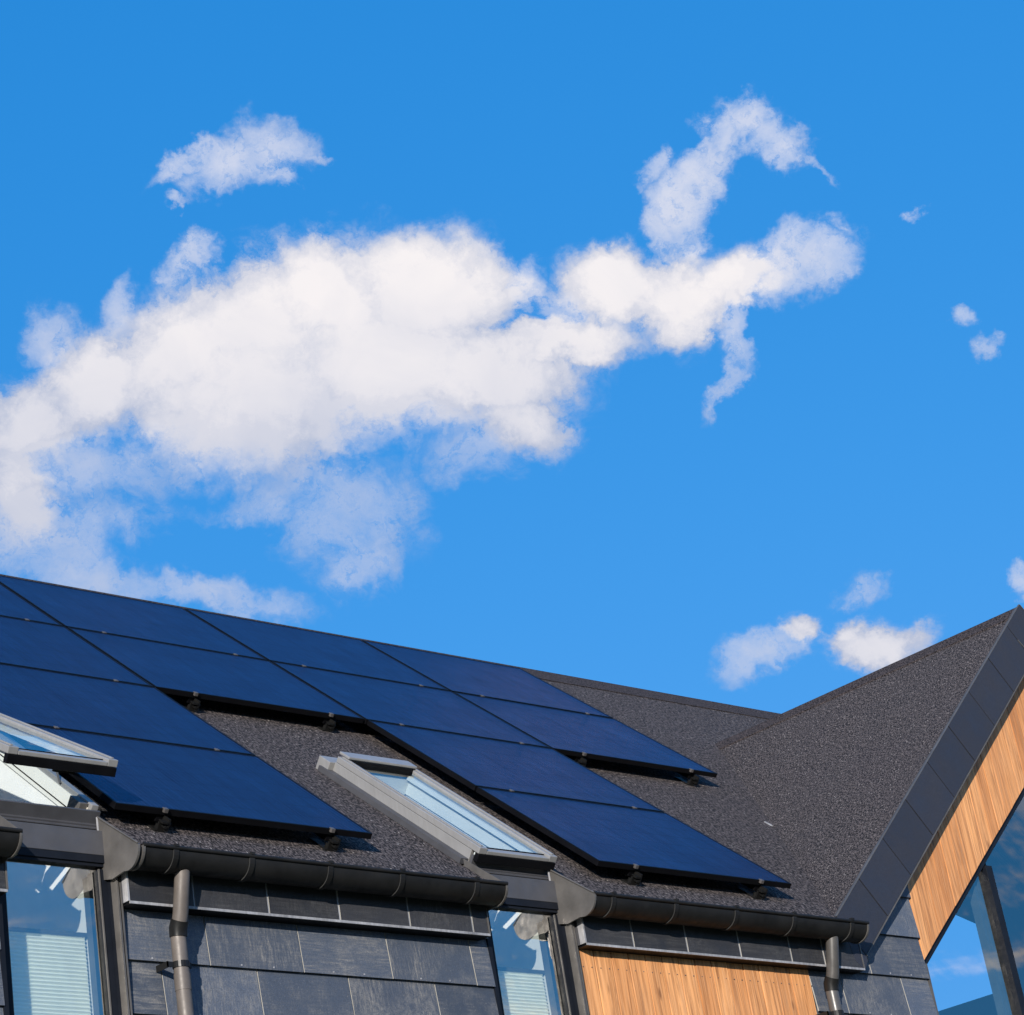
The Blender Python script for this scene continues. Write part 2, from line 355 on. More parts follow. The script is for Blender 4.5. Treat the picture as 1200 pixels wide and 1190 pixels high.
c = n.mix(n.map(kn.outputs['Distance'], 0.05, 0.13, 0.75, 0.0), c, (0.15, 0.06, 0.025))
setb(b, n, c, 0.62, 0, 0.3, n.math('ADD', gr, n.math('MULTIPLY', gr2, 0.5)), 0.002, 0.5)

# glazing: coated glass, half mirror, half see-through
def glass_mat(name, refl=0.30, graz=0.6, tint=(0.75, 0.9, 0.95), wav=0.0):
    mt = bpy.data.materials.new(name); mt.use_nodes = True
    n = NT(mt.node_tree); n.n.clear()
    o = n.n.new('ShaderNodeOutputMaterial')
    tr = n.n.new('ShaderNodeBsdfTransparent'); tr.inputs[0].default_value = (*tint, 1)
    gl = n.n.new('ShaderNodeBsdfGlossy'); gl.inputs['Roughness'].default_value = 0.015
    gl.inputs[0].default_value = (1.0, 0.96, 0.90, 1)
    lw = n.n.new('ShaderNodeLayerWeight'); lw.inputs['Blend'].default_value = 0.5
    fac = n.math('ADD', n.math('MULTIPLY', n.math('POWER', lw.outputs['Facing'], 5.0), graz), refl, clamp=True)
    if wav:
        t = n.n.new('ShaderNodeTexCoord')
        bp = n.n.new('ShaderNodeBump'); bp.inputs['Distance'].default_value = wav
        n.l.new(n.noise(t.outputs['Object'], 2.2, 2), bp.inputs['Height']); n.l.new(bp.outputs[0], gl.inputs['Normal'])
    mx = n.n.new('ShaderNodeMixShader')
    n.l.new(fac, mx.inputs[0]); n.l.new(tr.outputs[0], mx.inputs[1]); n.l.new(gl.outputs[0], mx.inputs[2])
    n.l.new(mx.outputs[0], o.inputs[0])
    return mt
M['glass'] = glass_mat('coated_glass', 0.38, 0.5, (0.90, 0.96, 0.95), 0.0)
M['glass_gable'] = glass_mat('gable_glass', 0.30, 0.5, (0.74, 0.92, 0.98), 0.0)
M['glass_roof'] = glass_mat('roof_window_glass', 0.24, 0.45, (0.84, 0.94, 1.0), 0.002)

# solar cells behind satin anti-reflective glass
mt = bpy.data.materials.new('solar_cells'); mt.use_nodes = True; M['cells'] = mt
n = NT(mt.node_tree); n.n.clear(); o = n.n.new('ShaderNodeOutputMaterial')
t = n.n.new('ShaderNodeTexCoord'); P = t.outputs['Object']; xs, ys, zs = n.sep(P)[0:3]
bus = n.math('PINGPONG', n.math('MULTIPLY', xs, 1.0/0.0345), 0.5)
line = n.map(bus, 0.0, 0.09, 1.0, 0.0)
oi = n.n.new('ShaderNodeObjectInfo')
wv = n.noise(n.mapping(P, scale=(48, 2.2, 1)), 1.0, 5, 0.65)
cellx = n.math('PINGPONG', n.math('MULTIPLY', xs, 1.0/0.172), 0.5); celly = n.math('PINGPONG', n.math('MULTIPLY', ys, 1.0/0.172), 0.5)
cg = n.math('MAXIMUM', n.map(cellx, 0.0, 0.022, 1, 0), n.map(celly, 0.0, 0.030, 1, 0))
col = n.mix(n.math('MULTIPLY', line, 0.6), (0.006, 0.013, 0.036), (0.036, 0.062, 0.150))
col = n.mix(n.math('MULTIPLY', cg, 0.5), col, (0.004, 0.010, 0.035))
df = n.n.new('ShaderNodeBsdfDiffuse'); n.l.new(col, df.inputs[0])
gl = n.n.new('ShaderNodeBsdfGlossy'); gl.inputs['Roughness'].default_value = 0.14
gl.inputs[0].default_value = (1.0, 0.74, 0.92, 1)
bp = n.n.new('ShaderNodeBump'); bp.inputs['Distance'].default_value = 0.004; bp.inputs['Strength'].default_value = 0.3
n.l.new(n.math('ADD', n.noise(P, 380, 2), n.math('MULTIPLY', wv, 1.5)), bp.inputs['Height']); n.l.new(bp.outputs[0], gl.inputs['Normal'])
lw = n.n.new('ShaderNodeLayerWeight'); lw.inputs['Blend'].default_value = 0.5
dust = n.map(n.noise(n.vmath('ADD', P, n.comb(n.math('MULTIPLY', oi.outputs['Random'], 19.0), 0.0, 0.0)), 2.6, 4, 0.6), 0.3, 0.7, 0.86, 1.14)
gridf = n.math('SUBTRACT', 1.0, n.math('MULTIPLY', cg, 0.42))
fac = n.math('ADD', n.math('MULTIPLY', n.math('MULTIPLY', n.math('ADD', n.math('MULTIPLY', n.math('POWER', lw.outputs['Facing'], 5.0), 0.47), 0.06), dust), gridf), n.math('MULTIPLY', n.math('SUBTRACT', wv, 0.5), 0.22), clamp=True)
mx = n.n.new('ShaderNodeMixShader')
n.l.new(fac, mx.inputs[0]); n.l.new(df.outputs[0], mx.inputs[1]); n.l.new(gl.outputs[0], mx.inputs[2]); n.l.new(mx.outputs[0], o.inputs[0])

M['ground'], n, b, P, o = newmat('grass_and_gravel')
g1 = n.noise(P, 0.3, 6, 0.6); g2 = n.noise(P, 9.0, 5, 0.7)
setb(b, n, n.mix(g1, n.mix(g2, (0.05, 0.08, 0.025), (0.10, 0.13, 0.05)), n.mix(g2, (0.06, 0.06, 0.05), (0.10, 0.09, 0.08))), 0.95, 0, 0.2, g2, 0.03)

# ------------------------------------------------------------------ roof frame of reference
TH = radians(39.753); CT, ST = cos(TH), sin(TH)
def RP(x, u, o=0.0): return (x, u*CT - o*ST, u*ST + o*CT)
NV = Vector((0, -ST, CT))
RO = -0.12                    # roof surface below the panels' top plane
EU = -0.262                   # eave
RU = 5.45                    # main ridge
GX, GZ = 6.63, 2.372          # gable ridge
GS = 0.894                    # gable slope
GF = 3.71                     # foot of gable slope at eave level
def gz(x): return GZ - GS*abs(x-GX)
TT = ST/CT
def main_y(z): return (z + 0.12/CT)/TT
def main_z(y): return y*TT - 0.12/CT
GA = math.atan(GS)

ground = MB(); ground.v = [(-900,-900,-5.6),(900,-900,-5.6),(900,900,-5.6),(-900,900,-5.6)]; ground.f = [[0,1,2,3]]; ground.mi = [0]
g = ground.build('ground', M['ground']); g['kind'] = 'structure'; g['label'] = 'grass and gravel ground around the house'

house = empty('house', (0, 0, -5.6))
house['label'] = 'slate clad house with dark felt roof, black gutters and a timber faced gable'
house['category'] = 'house'
HB = empty('tmp'); bpy.data.objects.remove(HB)
def fix(o):            # parts are modelled in world coordinates
    o.matrix_parent_inverse = Matrix.Translation((0, 0, 5.6)); return o

def hp(mb, name, mat, **k): return fix(mb.build(name, mat, house, **k))
def sub(mb, name, mat, parent, **k): return mb.build(name, mat, parent, **k)

WX = [(-2.475, -1.815), (0.745, 1.36)]        # window columns
SKU = (0.0, 1.40)                              # roof windows along the slope

# ---- main roof
mr = MB()
def slab(pts, o=RO, th=0.03): mr.poly([RP(x, u, o) for x, u in pts], -NV*th)
uy = lambda y: (y - (-RO)*ST)/CT       # u of a point of the roof surface at depth y
x0, x1 = -7.5, 9.95
uv = uy(main_y(GZ))
a, b2 = WX
slab([(x0,EU),(a[0],EU),(a[0],-0.02),(a[0]-0.05,-0.02),(a[0]-0.05,1.38),(a[0],1.38),(a[0],RU),(x0,RU)])
slab([(a[0],SKU[1]),(a[1],SKU[1]),(a[1],RU),(a[0],RU)])
slab([(a[1],EU),(b2[0],EU),(b2[0],-0.02),(b2[0]-0.05,-0.02),(b2[0]-0.05,1.38),(b2[0],1.38),(b2[0],RU),(a[1],RU)])
slab([(b2[0],SKU[1]),(b2[1],SKU[1]),(b2[1],RU),(b2[0],RU)])
slab([(b2[1],EU),(GF,EU),(GX,uv),(GX,RU),(b2[1],RU)])
slab([(GX,uv),(2*GX-GF,EU),(x1,EU),(x1,RU),(GX,RU)])
yr, zr = RP(0, RU, RO)[1:]
mr.poly([(x0,yr,zr),(x1,yr,zr),(x1,yr*2,0-0.24),(x0,yr*2,0-0.24)], (0,-0.11,-0.13))
main_roof = hp(mr, 'main_roof', M['felt'])
# eave course laid over the roof sheet, ends short of the gable
for (xa, xb) in ((-7.5, a[0]-0.005), (a[1]+0.005, b2[0]-0.005), (b2[1]+0.005, GF-0.02)):
    sub(MB().rbox(xa, xb, EU-0.012, EU+0.20, RO+0.001, RO+0.014), 'eave_felt_strip', M['felt'], main_roof)
sub(MB().rbox(x0, x1, RU-0.30, RU+0.002, RO+0.001, RO+0.008), 'ridge_capping', M['felt_dark'], main_roof)
sub(MB().tube([RP(x0, RU, RO-0.002), RP(x1, RU, RO-0.002)], 0.012, 8), 'ridge_roll', M['felt_dark'], main_roof)

for xx in (a[0]-0.014, b2[0]-0.014):
    sub(MB().rbox(xx, xx+0.013, EU-0.005, 0.05, RO-0.02, RO+0.020), 'edge_strip', M['zinc'], main_roof)
# ---- gable roof
gr_ = MB()
yf = -0.088
yv = main_y(GZ)
def gp(x, y, o=0.0):
    s = -1 if x < GX else 1
    return (x + s*0, y, gz(x) + o/cos(GA))
zev = gz(GF)
gr_.poly([(GF, yf, gz(GF)), (GX, yf, GZ), (GX, yv+0.05, GZ), (GF, main_y(gz(GF))+0.05, gz(GF))], (0.09, 0, -0.11))
def rs(x, y): return (x, y, gz(x))
xe = 2*GX-GF
gr_.poly([rs(GX, yf), rs(xe, yf), rs(xe, main_y(gz(xe))+0.05), rs(GX, yv+0.05)], (-0.09, 0, -0.11))
gable_roof = hp(gr_, 'gable_roof', M['felt_gable'])
sub(MB().hexa([ (GX-0.11,yf,gz(GX-0.11)+0.001),(GX,yf,GZ+0.001),(GX,yv+0.1,GZ+0.001),(GX-0.11,yv-0.1,gz(GX-0.11)+0.001),
                (GX-0.11,yf,gz(GX-0.11)+0.013),(GX,yf,GZ+0.015),(GX,yv+0.1,GZ+0.015),(GX-0.11,yv-0.1,gz(GX-0.11)+0.013)]), 'ridge_capping', M['felt_dark'], gable_roof)
sub(MB().hexa([ (GX,yf,GZ+0.001),(GX+0.11,yf,gz(GX+0.11)+0.001),(GX+0.11,yv-0.1,gz(GX+0.11)+0.001),(GX,yv+0.1,GZ+0.001),
                (GX,yf,GZ+0.015),(GX+0.11,yf,gz(GX+0.11)+0.013),(GX+0.11,yv-0.1,gz(GX+0.11)+0.013),(GX,yv+0.1,GZ+0.015)]), 'ridge_capping', M['felt_dark'], gable_roof)

# ---- gable verge: board with slates, both slopes
ALX = Vector((cos(GA), 0, sin(GA))); NX = Vector((-sin(GA), 0, cos(GA)))   # along left slope upwards, outward normal
APX = Vector((GX, 0, GZ)) + NX*0.03 + ALX*(0.03*math.tan(GA))
# apex where both top edges meet
APX = Vector((GX, 0, GZ + 0.016/cos(GA)))
VW = 0.315                                     # width of the verge face
def vg(side, t, w, y):                         # t: distance down from apex, w: inward distance
    p = APX - ALX*t - NX*w
    x = p.x if side < 0 else 2*GX-p.x
    return (x, y, p.z)
def vslab(mb, side, t0, t1, w0, w1, y0, y1, mitre=True, cut=None):
    # mitre at the apex: t grows with w so that the vertical line through the apex is the joint
    k = math.tan(GA)
    def T(t, w): return max(t, -w*0 + w*k) if mitre and t < w1*k+1e-6 else t
    P8 = []
    for y in (y0, y1):
        for (t, w) in ((t0,w0),(t1,w0),(t1,w1),(t0,w1)):
            P8.append(vg(side, t, w, y))
    return mb.hexa(P8)
LEN = (GX-3.705)/cos(GA)
kk = math.tan(GA)
verge = MB()
for side in (-1, 1):
    P8 = [vg(side, t, w, y) for y in (-0.094, -0.062) for (t, w) in ((0.004,0.004),(LEN+0.02,0.004),(LEN+0.02,VW-0.004),((VW-0.004)*kk*-1*-1 if False else -(VW-0.004)*-1*0 + 0.0,0.004))]
    # board behind the slates: quad from apex down, mitred on the vertical
    pts = [vg(side, 0.0, 0.004, -0.094)]
    zb = APX.z - VW/cos(GA)
    pts = [(GX, -0.094, APX.z-0.006), vg(side, LEN+0.02, 0.004, -0.094), vg(side, LEN+0.02, VW-0.004, -0.094), (GX, -0.094, zb+0.006)]
    verge.poly(pts, (0, 0.032, 0))
verge_board = hp(verge, 'verge_board', M['core'])
# slates on it, joints square to the slope, 0.457 apart
j0 = 0.310
js = [j0 + 0.4575*k for k in range(9)]
js = [t for t in js]
proto_slate = None
for side in (-1, 1):
    edges = [None] + js
    for k in range(len(js)+0):
        t0 = js[k-1]+0.005 if k > 0 else None
        t1 = js[k]-0.005
        if t1 > LEN: t1 = LEN
        mb = MB()
        if t0 is None:       # apex piece: bounded by the vertical mitre
            # mitre points: outer edge t=0 at w=0 ; inner edge at the vertical: t = -w*k (left side)
            pts = [(GX - side*-0.002*0, -0.103, APX.z), vg(side, t1, 0, -0.103), vg(side, t1, VW, -0.103), (GX, -0.103, zb)]
            mb.poly(pts, (0, 0.009, 0))
        else:
            if t0 >= t1: break
            mb.poly([vg(side, t0, 0.0, -0.103-0.001*(k%2)), vg(side, t1, 0.0, -0.103-0.001*(k%2)), vg(side, t1, VW, -0.103-0.001*(k%2)), vg(side, t0, VW, -0.103-0.001*(k%2))], (0, 0.009, 0))
        sub(mb, 'slate', M['slate_dark'], verge_board, bevel=0.0012)
    # pale metal edge strips top and bottom
    sub(MB().poly([vg(side, 0.0 if side<0 else 0.0, -0.006, -0.106), vg(side, LEN, -0.006, -0.106), vg(side, LEN, -0.001, -0.106), vg(side, 0.0, -0.001, -0.106)], (0, 0.012, 0)), 'edge_strip', M['zinc'], verge_board)
    sub(MB().poly([vg(side, 0.1, VW+0.001, -0.106), vg(side, LEN, VW+0.001, -0.106), vg(side, LEN, VW+0.009, -0.106), vg(side, 0.1, VW+0.009, -0.106)], (0, 0.02, 0)), 'edge_strip', M['zinc'], verge_board)
    # dark red-brown timber soffit under the verge
    sub(MB().poly([vg(side, 0.33, VW-0.02, -0.060), vg(side, LEN-0.45, VW-0.02, -0.060), vg(side, LEN-0.45, VW+0.004, -0.060), vg(side, 0.33, VW+0.004, -0.060)], (0, 0.14, 0)), 'soffit_board', M['soffit'], verge_board)
# return at the foot of the verge
sub(MB().poly([vg(-1, LEN+0.0, 0.06, -0.1), vg(-1, LEN+0.0, VW, -0.1), (3.925, -0.1, -0.49), (3.874, -0.1, -0.556), (3.80, -0.1, -0.50)], (0, 0.05, 0)), 'foot_panel', M['slate_dark'], verge_board)

# ---- walls
wall = MB()
T0, T1 = 0.02, 0.24
ZT = -0.36
for xa, xb in ((-7.2, a[0]-0.03), (a[1]+0.045, b2[0]-0.03), (b2[1]+0.045, 4.64)):
    wall.box(xa, xb, T0, T1, -2.9, ZT)
wall.poly([(3.95, T0, ZT+0.001), (4.64, T0, ZT+0.001), (4.64, T0, gz(4.64)-0.16), (3.95, T0, gz(3.95)-0.16)], (0, 0.2, 0))
wall.box(2*GX-4.64, 9.9, T0, T1, -2.9, ZT)
wall.box(-7.2, 9.9, T0+0.002, T1, -5.6, -2.902)
wall.box(-7.2, -6.98, T1+0.002, 8.3, -5.6, -0.4)
ex = 9.70
wall.box(ex, 9.9, T1+0.002, 8.3, -5.6, 0.45)
wall.poly([(ex, T1+0.002, 0.451), (ex, 3.07, 0.451), (ex, 3.07, 2.10), (ex, T1+0.002, -0.2)], (0.2, 0, 0))
wall.poly([(ex, 3.071, 1.05), (ex, 4.00, 1.72), (ex, 4.00, 2.85), (ex, 3.071, 2.10)], (0.2, 0, 0))
wall.poly([(ex, 4.001, 0.451), (ex, 7.9, 0.451), (ex, 4.30, 3.10), (ex, 4.001, 2.85)], (0.2, 0, 0))
wall.box(-7.2, 9.9, 8.302, 8.5, -5.6, -0.4)
for xx in (-7.2,):
    wall.poly([(xx, 0.03, -0.398), (xx, 8.5, -0.398), (xx, 4.31, 3.12)], (0.2, 0, 0))
wl = hp(wall, 'wall', M['core'])

# slates on the wall: courses 0.27 m, half bond, bottoms proud
def slate_piece(x0_, x1_, z0_, z1_, zref):
    # parallel to the wall but leaning out at the foot
    def yy(z, s): return -0.003 + (-0.023)*(zref + 0.30 - z)/0.30 + s
    P8 = [(x0_, yy(z0_,0), z0_), (x1_, yy(z0_,0), z0_), (x1_, yy(z0_,0.009), z0_), (x0_, yy(z0_,0.009), z0_),
          (x0_, yy(z1_,0), z1_), (x1_, yy(z1_,0), z1_), (x1_, yy(z1_,0.009), z1_), (x0_, yy(z1_,0.009), z1_)]
    mb = MB().hexa(P8)
    mb.mi[3] = 1; mb.mi[5] = 1      # pale cut side edges
    return mb
def row_slates(x_lo, x_hi, z, xoff, clip=None, mat=None):
    k = math.floor((x_lo - xoff)/0.611)
    x = xoff + k*0.611
    while x < x_hi:
        s0, s1 = max(x+0.0035, x_lo), min(x+0.611-0.0035, x_hi)
        if s1-s0 > 0.03:
            j = random.uniform(-0.0015, 0.0015)
            mb = slate_piece(s0, s1, z+j, z+0.30, z)
            o = sub(mb, 'slate', [M['slate'], M['slate_edge']], wl)
            cx = (s0+s1)/2
            if s1-s0 > 0.3 and z > -1.6:   # two small disc rivets at the foot of each slate
                for q in (-0.105, 0.105):
                    RIV.append((cx+q, -0.0285, z+0.012))
        x += 0.611
RIV = []
rows = [-0.276 - 0.2725*k for k in range(10)]
for k, z in enumerate(rows):
    o1 = -0.65 if k % 2 == 0 else -0.95
    if z > -0.5: continue
    row_slates(-7.1, a[0]-0.03, z-0.0, o1)
    row_slates(a[1]+0.05, b2[0]-0.03, z, o1+0.005)
    row_slates(3.435, 4.612, z, 4.335+0.0 if k % 2 == 0 else 4.03)
# slates running up under the verge
def clip_slate(x_lo, x_hi, z):
    pts = []
    def top(x): return gz(x) - 0.20
    zt = z + 0.285
    pts = [(x_lo, z), (x_hi, z)]
    if top(x_hi) > zt:
        pts.append((x_hi, zt))
        xc = GX - (GZ-0.20-zt)/GS
        if xc > x_lo: pts.append((xc, zt)); pts.append((x_lo, max(top(x_lo), z+0.001)))
        else: pts.append((x_lo, zt))
    else:
        pts.append((x_hi, top(x_hi))); pts.append((x_lo, max(top(x_lo), z+0.001)))
    b = MB(); b.poly([(x, -0.003-0.023*(z+0.30-zz_)/0.30, zz_) for x, zz_ in pts], (0, 0.009, 0))
    return b
sub(clip_slate(4.02, 4.612, -0.276), 'slate', [M['slate']], wl)
sub(clip_slate(4.36, 4.612, -0.0035), 'slate', [M['slate']], wl)
sub(clip_slate(3.87, 4.612, -0.5485), 'slate', [M['slate']], wl) if False else None
rv = MB()
for (x, y, z) in RIV:
    rv.tube([(x, y+0.006, z), (x, y-0.0, z)], 0.005, 8)
r_ = sub(rv, 'disc_rivets', M['trim'], wl); r_['kind'] = 'stuff'

# ---- timber panel beside the second window, vertical boards
tp = hp(MB().box(1.405, 3.435, 0.0105, 0.0195, -2.9, -0.40), 'timber_panel', M['core'])
x = 1.408; 
while x < 3.425:
    wd = 0.142
    xe_ = min(x+wd, 3.432)
    if 3.432-xe_ < 0.05: xe_ = 3.432
    yo = random.uniform(-0.002, 0.002)
    ob = sub(MB().box(0, xe_-x-0.008, -0.012+yo, 0.010, -2.89, -0.42), 'board', M['timber'], tp, bevel=0.0025)
    ob.location.x = x
    x = xe_ + 0.0
# gable timber: band that follows the slope
nl = MB()
for k in range(15):
    for zz_ in (-0.66, -1.10):
        for dx in (0.035, 0.105):
            nl.tube([(1.408+0.142*k+dx, -0.010, zz_), (1.408+0.142*k+dx, -0.0155, zz_)], 0.0035, 6)
q_ = sub(nl, 'nail_heads', M['zinc'], tp); q_['kind'] = 'stuff'
tb = MB()
def wbot(x): return 0.9686 + (abs(GX-x)*-1 + (GX-6.255))*0.8475      # lower edge of the timber
def wtop(x): return gz(x) - 0.36
xl, xr = 4.622, 2*GX-4.622
tb.poly([(xl, 0.012, wbot(xl)+0.01), (GX, 0.012, wbot(GX)+0.0), (GX, 0.012, wtop(GX)+0.1), (xl, 0.012, wtop(xl)+0.1)], (0, 0.10, 0))
tb.poly([(xr, 0.012, wbot(xr)+0.01), (xr, 0.012, wtop(xr)+0.1), (GX, 0.012, wtop(GX)+0.1), (GX, 0.012, wbot(GX)+0.0)], (0, 0.10, 0))
gt = hp(tb, 'gable_timber', M['core'])
x = xl
while x < xr-0.02:
    wd = 0.118
    xe_ = min(x+wd, xr)
    if x < GX < xe_: xe_ = GX
    if xr - xe_ < 0.03: xe_ = xr
    yo = random.uniform(-0.0025, 0.0025)
    p0, p1 = x+0.002, xe_-0.002
    ob = sub(MB().poly([(0, -0.012+yo, wbot(p0)-0.004), (p1-p0, -0.012+yo, wbot(p1)-0.004), (p1-p0, -0.012+yo, wtop(p1)+0.09), (0, -0.012+yo, wtop(p0)+0.09)], (0, 0.022, 0)), 'board', M['timber'], gt, bevel=0.002)
    ob.location.x = p0
    x = xe_

# ---- fascia boxes with slates and pale trim under the gutters
def fascia(xa, xb, joints, left_return=True):
    f = hp(MB().box(xa+0.004, xb-0.004, -0.088, 0.018, -0.552, -0.30), 'fascia', M['core'])
    xs_ = [xa] + joints + [xb]
    for i in range(len(xs_)-1):
        s0 = xs_[i] + (0.0 if i == 0 else 0.006); s1 = xs_[i+1] - (0.0 if i == len(xs_)-2 else 0.006)
        mb = MB().box(s0, s1, -0.099, -0.0885, -0.546, -0.30); mb.mi[3] = 1; mb.mi[5] = 1
        sub(mb, 'slate', [M['slate_smooth'], M['slate_edge']], f)
        if i: sub(MB().box(s0-0.0095, s0-0.0025, -0.0965, -0.0885, -0.546, -0.30), 'joint_strip', M['trim'], f)
    sub(MB().box(xa-0.004, xb+0.004, -0.106, -0.0995, -0.560, -0.5465), 'trim_strip', M['trim'], f)
    sub(MB().box(xa-0.004, xb+0.004, -0.0985, 0.015, -0.5600, -0.5535), 'soffit_strip', M['black'], f)
    sub(MB().box(xa-0.012, xa-0.001, -0.104, -0.060, -0.5465, -0.30).box(xa-0.011, xa-0.002, -0.0595, 0.016, -0.5465, -0.30,1), 'end_return', [M['trim'], M['anthracite']], f)
    sub(MB().box(xb+0.001, xb+0.010, -0.104, 0.016, -0.5465, -0.33), 'end_return', M['zinc'], f)
    return f
fascia(-7.2, -2.50, [-6.7+0.479*k for k in range(9)])
fascia(-1.775, 0.655, [-1.372, -0.893, -0.415, 0.077, 0.540])
fascia(1.415, 3.865, [1.806, 2.262, 2.727, 3.190, 3.50])

# ---- gutters
GY, GZc, GR = -0.196, -0.318, 0.094
def gutter(xa, xb, brackets, name='gutter'):
    g = MB(); N = 18
    def ring(r, x): 
        pts = []
        for i in range(N+1):
            an = pi + pi*i/N
            pts.append((x, GY + r*cos(an)*-1*-1, GZc + r*sin(an)))
        return pts
    b = 0
    o0 = ring(GR, xa) ; i0 = ring(GR-0.003, xa); o1 = ring(GR, xb); i1 = ring(GR-0.003, xb)
    g.v = o0+i0+o1+i1; n1 = N+1
    for i in range(N):
        g.f.append([i, i+1, 2*n1+i+1, 2*n1+i]); g.f.append([n1+i, 3*n1+i, 3*n1+i+1, n1+i+1])
        g.f.append([i, n1+i, n1+i+1, i+1]); g.f.append([2*n1+i, 2*n1+i+1, 3*n1+i+1, 3*n1+i])
    for k in (0, N):
        g.f.append([k, 2*n1+k, 3*n1+k, n1+k])
    g.mi = [0]*len(g.f)
    G = hp(g, name, M['gutter'], smooth=True)
    sub(MB().tube([(xa, GY-GR-0.004, GZc+0.004), (xb, GY-GR-0.004, GZc+0.004)], 0.011, 10), 'rim_bead', M['gutter'], G, smooth=True)
    for bx_ in brackets:
        s = MB()
        R1, R0 = GR+0.007, GR+0.0005
        for (w0, w1) in ((bx_-0.016, bx_+0.016),):
            for i in range(N):
                a0 = pi+pi*i/N; a1 = pi+pi*(i+1)/N
                q = lambda r, an, x: (x, GY+r*cos(an), GZc+r*sin(an))
                s.hexa([q(R0,a0,w0), q(R0,a1,w0), q(R0,a1,w1), q(R0,a0,w1), q(R1,a0,w0), q(R1,a1,w0), q(R1,a1,w1), q(R1,a0,w1)]); s.mi[-4] = 1
        s.box(bx_-0.012, bx_+0.012, GY-GR-0.018, GY-GR+0.014, GZc+0.008, GZc+0.022)
        sub(s, 'bracket', [M['gutter'], M['gutter_rim']], G)
    for xx, sgn in ((xa, -1), (xb, 1)):
        e = MB(); pts = [(xx, GY+(GR+0.006)*cos(pi+pi*i/N), GZc+(GR+0.006)*sin(pi+pi*i/N)) for i in range(N+1)]
        e.poly(pts, (sgn*0.004, 0, 0))
        for i in range(N):       # raised lip
            a0 = pi+pi*i/N; a1 = pi+pi*(i+1)/N
            q = lambda r, an, x: (x, GY+r*cos(an), GZc+r*sin(an))
            e.hexa([q(GR+0.001,a0,xx-sgn*0.010), q(GR+0.001,a1,xx-sgn*0.010), q(GR+0.001,a1,xx-sgn*0.0), q(GR+0.001,a0,xx), q(GR+0.007,a0,xx-sgn*0.010), q(GR+0.007,a1,xx-sgn*0.010), q(GR+0.007,a1,xx), q(GR+0.007,a0,xx)], 0)
        sub(e, 'end_cap', M['zinc'], G)
    return G
gutter(-7.4, -2.515, [-7.1+0.51*k for k in range(9)])
gutter(-1.80, 0.665, [-1.60, -1.12, -0.60, -0.10, 0.44])
gutter(1.345, 3.755, [1.50, 2.02, 2.54, 3.06, 3.60])

# ---- side sheets beside the windows (closing the gutter run) and jamb trims
def side_sheet(x, w=0.012, dr=0.010):
    pts = [(x, 0.03, -0.070), (x, 0.03, -0.405), (x, -0.05, -0.425)]
    for i in range(0, 12):
        an = 1.62*pi - 0.62*pi*i/11
        pts.append((x, GY + (GR+dr)*cos(an), GZc + (GR+dr)*sin(an)))
    return MB().poly(pts, (w, 0, 0))
for xs_ in (-2.5105, 0.6695):
    hp(side_sheet(xs_, 0.003, 0.003), 'side_flashing', M['zinc'])
for xs_ in (a[1]-0.022, b2[1]-0.022):
    sh = hp(side_sheet(xs_), 'side_flashing', M['zinc'])
    sub(MB().tube([(xs_-0.004, 0.03, -0.075), (xs_-0.004, 0.03, -0.34)], 0.006, 8), 'folded_edge', M['trim'], sh)
    sub(MB().tube([(xs_-0.002, 0.03, -0.073), (xs_-0.002, GY-GR-0.01, GZc+0.006)], 0.005, 8), 'folded_edge', M['zinc'], sh)
for (xa, xb) in ((a[1]+0.002, a[1]+0.042), (b2[1]+0.002, b2[1]+0.044)):
    hp(MB().box(xa-0.0, xa+0.010, -0.052, 0.10, -2.9, -0.41), 'jamb_trim', M['zinc'])
    hp(MB().box(xa+0.011, xa+0.020, -0.040, 0.015, -2.9, -0.41), 'jamb_trim', M['black'])
    jt = MB(); jt.box(xa+0.021, xa+0.031, -0.046, 0.015, -2.9, -0.41); jt.box(xa+0.032, xb, -0.030, 0.015, -2.9, -0.562)
    hp(jt, 'jamb_trim', M['zinc'])
for xa in (a[0], b2[0]):
    jt = MB(); jt.box(xa-0.03, xa-0.003, -0.018, 0.10, -2.9, -0.36)
    hp(jt, 'jamb_trim', M['frame_dark'])
for xa in (a[1], b2[1]):
    hp(MB().box(xa-0.0015, xa+0.0015, 0.0, 0.10, -2.9, -0.32), 'reveal', M['frame_dark'])

